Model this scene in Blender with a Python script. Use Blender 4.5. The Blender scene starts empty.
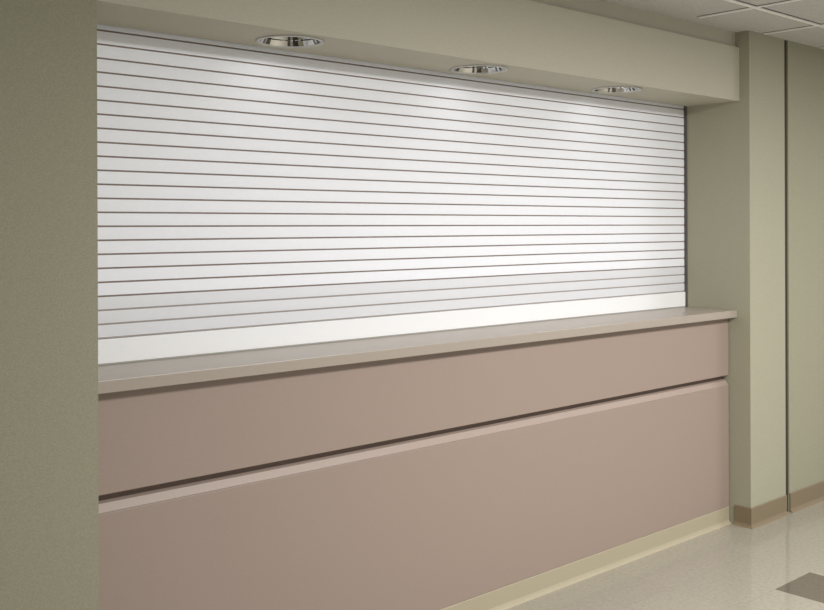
import bpy, bmesh, math
from mathutils import Vector, Matrix
scene = bpy.context.scene
try:
    scene.view_settings.view_transform = 'Standard'
    scene.view_settings.look = 'None'
except Exception:
    pass

# ------------------------------------------------------------------ dims
XL, XR = 1.19, 4.635          # opening sides
YF = 2.597                    # wall face
YB = 2.652                    # bulkhead face
YS = 2.972                    # shutter plane
ZC = 2.504                    # ceiling
ZS = 2.153                    # soffit
ZT = 1.091                    # countertop top
XJ = 4.993                    # joint
JW = 0.046

# ------------------------------------------------------------------ materials
def s2l(c):
    c = c/255.0
    return c/12.92 if c <= 0.04045 else ((c+0.055)/1.055)**2.4
def col(r, g, b): return (s2l(r), s2l(g), s2l(b), 1)

def mat(name, c, rough=0.5, metal=0.0, var=0.0, vscale=200, bump=0.0, bscale=None, spec=0.5):
    m = bpy.data.materials.new(name); m.use_nodes = True
    nt = m.node_tree; b = nt.nodes['Principled BSDF']
    b.inputs['Base Color'].default_value = c
    b.inputs['Roughness'].default_value = rough
    b.inputs['Metallic'].default_value = metal
    b.inputs['Specular IOR Level'].default_value = spec
    tc = nt.nodes.new('ShaderNodeTexCoord')
    n = nt.nodes.new('ShaderNodeTexNoise'); n.inputs['Scale'].default_value = vscale
    n.inputs['Detail'].default_value = 3
    nt.links.new(tc.outputs['Object'], n.inputs['Vector'])
    r = nt.nodes.new('ShaderNodeValToRGB')
    r.color_ramp.elements[0].position = 0.3; r.color_ramp.elements[1].position = 0.7
    lo, hi = 1-var, 1+var
    r.color_ramp.elements[0].color = (c[0]*lo, c[1]*lo, c[2]*lo, 1)
    r.color_ramp.elements[1].color = (min(c[0]*hi, 1), min(c[1]*hi, 1), min(c[2]*hi, 1), 1)
    nt.links.new(n.outputs['Fac'], r.inputs['Fac'])
    nt.links.new(r.outputs['Color'], b.inputs['Base Color'])
    if bump:
        n2 = nt.nodes.new('ShaderNodeTexNoise'); n2.inputs['Scale'].default_value = bscale or vscale
        nt.links.new(tc.outputs['Object'], n2.inputs['Vector'])
        bp = nt.nodes.new('ShaderNodeBump'); bp.inputs['Strength'].default_value = bump
        bp.inputs['Distance'].default_value = 0.002
        nt.links.new(n2.outputs['Fac'], bp.inputs['Height'])
        nt.links.new(bp.outputs['Normal'], b.inputs['Normal'])
    return m

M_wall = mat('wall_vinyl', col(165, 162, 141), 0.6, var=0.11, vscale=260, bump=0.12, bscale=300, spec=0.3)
M_wall_shaded = mat('wall_vinyl_shaded', col(150, 147, 126), 0.65, var=0.12, vscale=260, bump=0.12, bscale=300, spec=0.25)  # same wall vinyl, with the dimmer light on the left mixed into the colour
M_wall_c = mat('wall_vinyl_corridor', col(156, 153, 131), 0.6, var=0.11, vscale=260, bump=0.12, bscale=300, spec=0.3)
M_bulk = mat('bulkhead_paint', col(185, 180, 163), 0.6, var=0.05, vscale=260, bump=0.1, spec=0.3)
M_base = mat('cove_base_vinyl', col(130, 115, 91), 0.45, var=0.05)
M_kick = mat('counter_base_vinyl', col(172, 162, 138), 0.55, var=0.05)
M_panel = mat('mauve_laminate', col(156, 139, 128), 0.45, var=0.08, vscale=350, spec=0.4)
M_ledge = mat('ledge_laminate', col(162, 145, 134), 0.45, var=0.06, vscale=350, spec=0.4)
M_carc = mat('carcass_board', col(118, 101, 91), 0.6, var=0.05)
M_top = mat('taupe_laminate', col(165, 154, 142), 0.32, var=0.06, vscale=400)
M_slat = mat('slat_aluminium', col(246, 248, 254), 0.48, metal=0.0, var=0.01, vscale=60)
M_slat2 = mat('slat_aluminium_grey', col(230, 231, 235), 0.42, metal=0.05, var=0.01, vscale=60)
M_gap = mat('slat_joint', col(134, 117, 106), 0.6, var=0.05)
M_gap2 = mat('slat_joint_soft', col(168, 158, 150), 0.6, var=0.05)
M_bar = mat('bar_aluminium', col(247, 248, 249), 0.4, metal=0.0, var=0.01)
M_seal = mat('bar_seal', col(170, 168, 162), 0.6, var=0.02)
M_guide = mat('guide_dark', col(100, 94, 90), 0.5, metal=0.3, var=0.05)
M_dark = mat('dark_void', col(30, 27, 24), 0.8)
M_chrome = mat('chrome', col(200, 200, 197), 0.07, metal=1.0)
M_rib = mat('reflector_rib', col(95, 95, 92), 0.12, metal=1.0)
M_trim = mat('trim_ring', col(192, 190, 184), 0.3, metal=0.4)
M_joint = mat('joint_strip', col(58, 49, 38), 0.7, var=0.05)
M_tbar = mat('ceiling_tbar', col(250, 249, 246), 0.5)
M_tbar_shadow = mat('ceiling_tbar_shadow', col(80, 78, 74), 0.7)  # dark strips painted along the bars as their shadow lines
M_lamp = bpy.data.materials.new('lamp_glow'); M_lamp.use_nodes = True
_b = M_lamp.node_tree.nodes['Principled BSDF']
_b.inputs['Emission Color'].default_value = (1, 0.97, 0.92, 1); _b.inputs['Emission Strength'].default_value = 3

def floor_mat(name, c, mort):
    m = bpy.data.materials.new(name); m.use_nodes = True
    nt = m.node_tree; b = nt.nodes['Principled BSDF']
    tc = nt.nodes.new('ShaderNodeTexCoord')
    mp = nt.nodes.new('ShaderNodeMapping'); mp.vector_type = 'POINT'
    mp.inputs['Location'].default_value = (-3.923, -2.09, 0)
    nt.links.new(tc.outputs['Object'], mp.inputs['Vector'])
    br = nt.nodes.new('ShaderNodeTexBrick')
    br.offset = 0; br.inputs['Scale'].default_value = 1
    br.inputs['Brick Width'].default_value = 0.305; br.inputs['Row Height'].default_value = 0.305
    br.inputs['Mortar Size'].default_value = 0.0009; br.inputs['Bias'].default_value = 0
    k = 0.96
    br.inputs['Color1'].default_value = c
    br.inputs['Color2'].default_value = (c[0]*k, c[1]*k, c[2]*k, 1)
    br.inputs['Mortar'].default_value = mort
    nt.links.new(mp.outputs['Vector'], br.inputs['Vector'])
    n = nt.nodes.new('ShaderNodeTexNoise'); n.inputs['Scale'].default_value = 60; n.inputs['Detail'].default_value = 4
    nt.links.new(tc.outputs['Object'], n.inputs['Vector'])
    r = nt.nodes.new('ShaderNodeValToRGB')
    r.color_ramp.elements[0].position = 0.35; r.color_ramp.elements[0].color = (0.89, 0.88, 0.86, 1)
    r.color_ramp.elements[1].position = 0.6; r.color_ramp.elements[1].color = (1, 1, 1, 1)
    nt.links.new(n.outputs['Fac'], r.inputs['Fac'])
    mx = nt.nodes.new('ShaderNodeMixRGB'); mx.blend_type = 'MULTIPLY'; mx.inputs[0].default_value = 1
    nt.links.new(br.outputs['Color'], mx.inputs[1]); nt.links.new(r.outputs['Color'], mx.inputs[2])
    nt.links.new(mx.outputs[0], b.inputs['Base Color'])
    b.inputs['Roughness'].default_value = 0.10
    b.inputs['Specular IOR Level'].default_value = 0.65
    return m
M_floor = floor_mat('floor_tile_cream', col(165, 160, 147), col(146, 142, 128))
M_floor2 = floor_mat('floor_tile_taupe', col(108, 99, 90), col(98, 90, 82))
M_ceil = mat('acoustic_tile', col(200, 199, 195), 0.9, var=0.10, vscale=120, bump=0.4, bscale=150, spec=0.1)

# ------------------------------------------------------------------ helpers
def mesh_obj(name, bm, mats, parent=None, smooth=False):
    me = bpy.data.meshes.new(name); bm.normal_update(); bm.to_mesh(me); bm.free()
    for m in mats: me.materials.append(m)
    if smooth:
        for p in me.polygons: p.use_smooth = True
    o = bpy.data.objects.new(name, me); scene.collection.objects.link(o)
    if parent is not None: o.parent = parent
    return o

def add_box(bm, x0, x1, y0, y1, z0, z1, mi=0, bev=0.0):
    r = bmesh.ops.create_cube(bm, size=1)
    vs = r['verts']
    for v in vs:
        v.co = Vector(((x0+x1)/2+v.co.x*(x1-x0), (y0+y1)/2+v.co.y*(y1-y0), (z0+z1)/2+v.co.z*(z1-z0)))
    fs = set(f for v in vs for f in v.link_faces)
    for f in fs: f.material_index = mi
    if bev:
        es = list(set(e for v in vs for e in v.link_edges))
        rr = bmesh.ops.bevel(bm, geom=es, offset=bev, segments=2, affect='EDGES', profile=0.5)
        for f in rr['faces']: f.material_index = mi

def box(name, b, m, parent=None, bev=0.0):
    bm = bmesh.new(); add_box(bm, *b, bev=bev)
    return mesh_obj(name, bm, [m], parent)

def extrude_x(name, prof, x0, x1, mats):
    """closed (y,z) profile extruded along x"""
    bm = bmesh.new()
    A = [bm.verts.new((x0, y, z)) for y, z in prof]; B = [bm.verts.new((x1, y, z)) for y, z in prof]
    for i in range(len(prof)):
        j = (i+1) % len(prof)
        bm.faces.new((A[i], B[i], B[j], A[j]))
    bm.faces.new(A); bm.faces.new(list(reversed(B)))
    bmesh.ops.recalc_face_normals(bm, faces=bm.faces)
    return mesh_obj(name, bm, mats)

def struct(o, label, cat):
    o['kind'] = 'structure'; o['label'] = label; o['category'] = cat
    return o
def thing(o, label, cat, group=None):
    o['label'] = label; o['category'] = cat
    if group: o['group'] = group
    return o
def empty(name, loc):
    e = bpy.data.objects.new(name, None); e.location = loc; e.empty_display_size = 0.1
    scene.collection.objects.link(e); return e
def reparent(o, p):
    o.parent = p; o.location = -Vector(p.location)

# ------------------------------------------------------------------ room
bm = bmesh.new()
T = 0.305
x0 = 3.923 - T*26; y0 = 2.09 - T*20
NX, NY = 46, 26
grid = [[bm.verts.new((x0+i*T, y0+j*T, 0)) for j in range(NY)] for i in range(NX)]
for i in range(NX-1):
    for j in range(NY-1):
        f = bm.faces.new((grid[i][j], grid[i+1][j], grid[i+1][j+1], grid[i][j+1]))
        if i == 26 and j == 19: f.material_index = 1
struct(mesh_obj('floor', bm, [M_floor, M_floor2]), 'speckled cream vinyl tile floor with a taupe accent tile', 'floor')

bm = bmesh.new()
add_box(bm, -4, 9.6, -4, 3.5, ZC, ZC+0.05)
for k in range(-12, 9):
    X = 4.16 + 0.61*k
    if -4 < X < 9.6:
        add_box(bm, X-0.011, X+0.011, -4, YF-0.01, ZC-0.005, ZC+0.002, 1)
        add_box(bm, X-0.020, X+0.020, -4, YF-0.01, ZC-0.001, ZC+0.002, 2)
for k in range(-9, 1):
    Y = 2.30 + 0.61*k
    add_box(bm, -4, 9.6, Y-0.011, Y+0.011, ZC-0.0055, ZC+0.002, 1)
    add_box(bm, -4, 9.6, Y-0.020, Y+0.020, ZC-0.0012, ZC+0.002, 2)
struct(mesh_obj('ceiling', bm, [M_ceil, M_tbar, M_tbar_shadow]), 'suspended acoustic tile ceiling with pale grid bars', 'ceiling')

struct(box('wall_left', (-4, XL, YF, 3.4, 0, ZC), M_wall_shaded), 'khaki speckled vinyl-covered wall beside the counter, shade mixed into its colour', 'wall')
struct(box('wall_right', (XR, XJ, YF, 3.4, 0, ZC), M_wall), 'khaki wall pier closing the counter recess', 'wall')
struct(box('wall_corridor', (XJ+JW, 9.6, YF+0.004, 3.4, 0, ZC), M_wall_c), 'khaki corridor wall beyond the joint', 'wall')
struct(box('wall_back', (XL, XR, 3.2, 3.4, 0, ZC), M_wall), 'wall hidden behind the rolling shutter', 'wall')
struct(box('trim_1', (XJ, XJ+JW, YF+0.012, 3.3, 0, ZC), M_joint), 'dark vertical expansion joint strip in the wall', 'trim')
struct(box('wall_upper', (XL, XR, YB+0.022, 2.95, 2.425, ZC), M_bulk), 'narrow set-back wall strip above the bulkhead', 'wall')

# bulkhead with lamp holes
LX = [1.972, 2.892, 3.805]; LY = 2.800; LR = 0.105
bulk = box('wall_bulkhead', (XL, XR, YB, 2.952, ZS, 2.425), M_bulk)
bm = bmesh.new()
for x in LX:
    bmesh.ops.create_cone(bm, cap_ends=True, segments=48, radius1=LR, radius2=LR, depth=0.36, matrix=Matrix.Translation((x, LY, ZS)))
cut = mesh_obj('cutter', bm, [M_dark])
md = bulk.modifiers.new('b', 'BOOLEAN'); md.operation = 'DIFFERENCE'; md.object = cut; md.solver = 'EXACT'
bpy.context.view_layer.update()
dg = bpy.context.evaluated_depsgraph_get()
nm = bpy.data.meshes.new_from_object(bulk.evaluated_get(dg))
bulk.modifiers.clear(); bulk.data = nm
bpy.data.objects.remove(cut, do_unlink=True)
struct(bulk, 'cream painted bulkhead soffit over the counter opening', 'wall')

def cove(name, pts, nrm, h, m, t=0.006, toe=1.0):
    prof = [(0.0, h), (t*0.6, h), (t, h-0.003), (t, 0.018*toe), (t+0.004*toe, 0.008*toe), (t+0.012*toe, 0.002*toe), (t+0.014*toe, 0.0), (0, 0)]
    bm = bmesh.new(); rings = []
    for p, n in zip(pts, nrm):
        rings.append([bm.verts.new((p[0]+n[0]*d, p[1]+n[1]*d, z)) for d, z in prof])
    for a, b in zip(rings, rings[1:]):
        for i in range(len(prof)):
            j = (i+1) % len(prof)
            bm.faces.new((a[i], a[j], b[j], b[i]))
    bm.faces.new(rings[0]); bm.faces.new(list(reversed(rings[-1])))
    bmesh.ops.recalc_face_normals(bm, faces=bm.faces)
    return mesh_obj(name, bm, [m])
e = 0.0005
o = cove('baseboard_right', [(XR-e, 2.685), (XR-e, YF-e), (XJ, YF-e)], [(-1, 0), (-1, -1), (0, -1)], 0.10, M_base)
struct(o, 'brown vinyl cove base wrapping the wall pier', 'baseboard')
o = cove('baseboard_corridor', [(XJ+JW, YF+0.0035), (9.5, YF+0.0035)], [(0, -1), (0, -1)], 0.10, M_base)
struct(o, 'brown vinyl cove base along the corridor wall', 'baseboard')
o = cove('baseboard_left', [(-4, YF-e), (XL+e, YF-e), (XL+e, 2.685)], [(0, -1), (1, -1), (1, 0)], 0.10, M_base)
struct(o, 'brown vinyl cove base on the near wall', 'baseboard')

# ------------------------------------------------------------------ counter
g = 0.002
cnt = empty('service_counter', ((XL+XR)/2, 2.83, 0))
thing(cnt, 'long mauve laminate service counter front with recessed reveal', 'counter')
cx0, cx1 = XL+g, XR-0.006
YP = 2.714
for nme, b, m, bev in [
    ('carcass', (cx0, cx1, YP+0.062, 3.15, 0.0, 1.054), M_carc, 0),
    ('upper_panel', (cx0, cx1, YP, YP+0.060, 0.757, 1.0535), M_panel, 0.002),
    ('lower_panel', (cx0, cx1, YP, YP+0.060, 0.086, 0.704), M_panel, 0.002)]:
    o = box(nme, b, m, bev=bev); reparent(o, cnt)
o = extrude_x('reveal_ledge', [(YP+0.0025, 0.7045), (YP+0.0025, 0.706), (YP+0.016, 0.729), (YP+0.034, 0.733), (YP+0.034, 0.7045)], cx0, cx1, [M_ledge])
reparent(o, cnt); o['label'] = 'sloped finger-pull ledge between the panels'
o = box('reveal_back', (cx0, cx1, YP+0.0345, YP+0.0615, 0.7045, 0.7565), M_carc); reparent(o, cnt)
o = cove('kick_base', [(cx0, YP+0.0065), (cx1, YP+0.0065)], [(0, -1), (0, -1)], 0.0855, M_kick, toe=1.0); reparent(o, cnt)
o['label'] = 'cream vinyl cove base under the panels'
o = box('plinth', (cx0, cx1, YP+0.007, YP+0.060, 0.0, 0.0855), M_carc); reparent(o, cnt)

ct = box('countertop', (XL+g, XR-0.001, 2.668, 3.15, 1.0545, ZT), M_top, bev=0.002)
thing(ct, 'continuous taupe laminate countertop with square front edge', 'countertop')

# ------------------------------------------------------------------ shutter
sh = empty('rolling_shutter', ((XL+XR)/2, YS, ZT))
thing(sh, 'closed silver-white slatted rolling counter shutter above countertop', 'rolling shutter')
p = 0.0438; zb = ZT + 0.082
bm = bmesh.new()
prof = []
n = 24; gp = 0.0048
for k in range(n):
    z = zb + k*p
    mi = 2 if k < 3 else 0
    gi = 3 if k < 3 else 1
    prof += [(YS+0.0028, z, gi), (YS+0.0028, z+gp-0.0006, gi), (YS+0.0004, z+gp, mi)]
    for t in (0.25, 0.5, 0.75, 1.0):
        yy = YS + 0.0004 - 0.0004*math.sin(math.pi*t)
        prof.append((yy, z+gp+(p-gp-0.0006)*t, mi if t < 1 else 1))
prof.append((YS+0.0028, zb+n*p, 0))
sx0, sx1 = XL+0.010, XR-0.006
L = [bm.verts.new((sx0, a, b)) for a, b, c in prof]; R = [bm.verts.new((sx1, a, b)) for a, b, c in prof]
for i in range(len(prof)-1):
    f = bm.faces.new((L[i], R[i], R[i+1], L[i+1])); f.material_index = prof[i][2]
o = mesh_obj('slat_curtain', bm, [M_slat, M_gap, M_slat2, M_gap2]); reparent(o, sh)
bm = bmesh.new()
add_box(bm, sx0, sx1, YS-0.006, YS+0.012, ZT+0.005, zb-0.001, 0, 0.0015)
add_box(bm, sx0, sx1, YS-0.005, YS+0.010, ZT+0.0005, ZT+0.0049, 1)
o = mesh_obj('bottom_bar', bm, [M_bar, M_seal]); reparent(o, sh); o['label'] = 'smooth pale aluminium bottom bar with grey seal'
for a, b in ((XL+0.001, XL+0.008), (XR-0.005, XR-0.001)):
    bm = bmesh.new()
    add_box(bm, a, b, YS-0.016, YS-0.008, ZT+0.001, 2.35, 0, 0.001)
    add_box(bm, a, b, YS-0.008, YS+0.03, ZT+0.001, 2.35, 0)
    o = mesh_obj('guide_rail', bm, [M_guide]); reparent(o, sh); o['label'] = 'dark vertical guide rail'

# ------------------------------------------------------------------ downlights
def lathe(name, pr, mats, loc, parent, seg=64, smooth=True, alt=False):
    bm = bmesh.new(); rings = []
    for r, z in pr:
        rings.append([bm.verts.new((r*math.cos(2*math.pi*i/seg), r*math.sin(2*math.pi*i/seg), z)) for i in range(seg)])
    for a, b in zip(rings, rings[1:]):
        for i in range(seg):
            j = (i+1) % seg
            f = bm.faces.new((a[i], a[j], b[j], b[i]))
            if alt and (i*7) % 11 in (1, 4, 5): f.material_index = 1
    bmesh.ops.recalc_face_normals(bm, faces=bm.faces)
    o = mesh_obj(name, bm, mats, parent, smooth); o.location = loc
    return o
dl = empty('recessed_downlight', (LX[0], LY, ZS))
ring = lathe('trim_ring', [(0.1035, 0.004), (0.1035, -0.002), (0.106, -0.005), (0.113, -0.004), (0.117, -0.001), (0.115, -0.0003), (0.1045, -0.0003)], [M_trim], (0, 0, 0), dl)
refl = lathe('reflector', [(0.1033, 0.001), (0.094, 0.018), (0.096, 0.022), (0.086, 0.045), (0.078, 0.075), (0.06, 0.12), (0.03, 0.15), (0.0005, 0.153)], [M_chrome, M_rib], (0, 0, 0), dl, seg=66, smooth=False, alt=True)
bm = bmesh.new()
for dy in (-0.02, 0.02):
    bmesh.ops.create_uvsphere(bm, u_segments=16, v_segments=8, radius=0.014, matrix=Matrix.Translation((0, dy, 0.036)))
    bmesh.ops.create_cone(bm, cap_ends=True, segments=16, radius1=0.014, radius2=0.014, depth=0.10, matrix=Matrix.Translation((0, dy, 0.086)))
lamp = mesh_obj('lamp', bm, [M_lamp], dl)
parts = [ring, refl, lamp]
dls = [dl]
for x in LX[1:]:
    d2 = dl.copy(); d2.location = (x, LY, ZS); scene.collection.objects.link(d2); dls.append(d2)
    for q in parts:
        c = q.copy(); c.parent = d2; scene.collection.objects.link(c)
for d in dls: thing(d, 'round chrome recessed downlight set in the soffit', 'downlight', 'downlights in the soffit')
for x in LX:
    ld = bpy.data.lights.new('downlight_lamp', 'SPOT'); ld.energy = 0.5; ld.spot_size = math.radians(175); ld.spot_blend = 1
    ld.shadow_soft_size = 0.06; ld.color = (1, 0.98, 0.97)
    lo = bpy.data.objects.new('downlight_lamp', ld); lo.location = (x, LY, ZS+0.022); scene.collection.objects.link(lo)

# ------------------------------------------------------------------ added fill lights
def area(name, loc, sx, sy, e, c=(1, 0.99, 0.98)):
    ld = bpy.data.lights.new(name, 'AREA'); ld.shape = 'RECTANGLE'; ld.size = sx; ld.size_y = sy; ld.energy = e; ld.color = c
    o = bpy.data.objects.new(name, ld); o.location = loc; scene.collection.objects.link(o); return o
area('ceiling_fill_light', (3.3, 0.35, ZC-0.02), 2.6, 0.6, 160)  # unseen area light added to wash the shutter evenly, no fixture modelled
area('ceiling_fill_light', (6.4, 0.6, ZC-0.02), 1.2, 0.6, 46)  # second unseen light, added further right along the corridor

w = bpy.data.worlds.new('world'); scene.world = w; w.use_nodes = True
w.node_tree.nodes['Background'].inputs[0].default_value = (1, 0.995, 0.985, 1)
w.node_tree.nodes['Background'].inputs[1].default_value = 0.56

# ------------------------------------------------------------------ camera
cd = bpy.data.cameras.new('camera'); cam = bpy.data.objects.new('camera', cd); scene.collection.objects.link(cam)
R0 = Matrix.Rotation(-math.radians(42.07), 4, 'Z') @ Matrix.Rotation(math.radians(90), 4, 'X') @ Matrix.Rotation(math.radians(-0.2), 4, 'Z')
cam.matrix_world = Matrix.Translation((0, 0, 1.52)) @ R0
cd.sensor_width = 36; cd.lens = 1000/824*36; cd.shift_y = -78/824
cd.clip_start = 0.05
scene.camera = cam
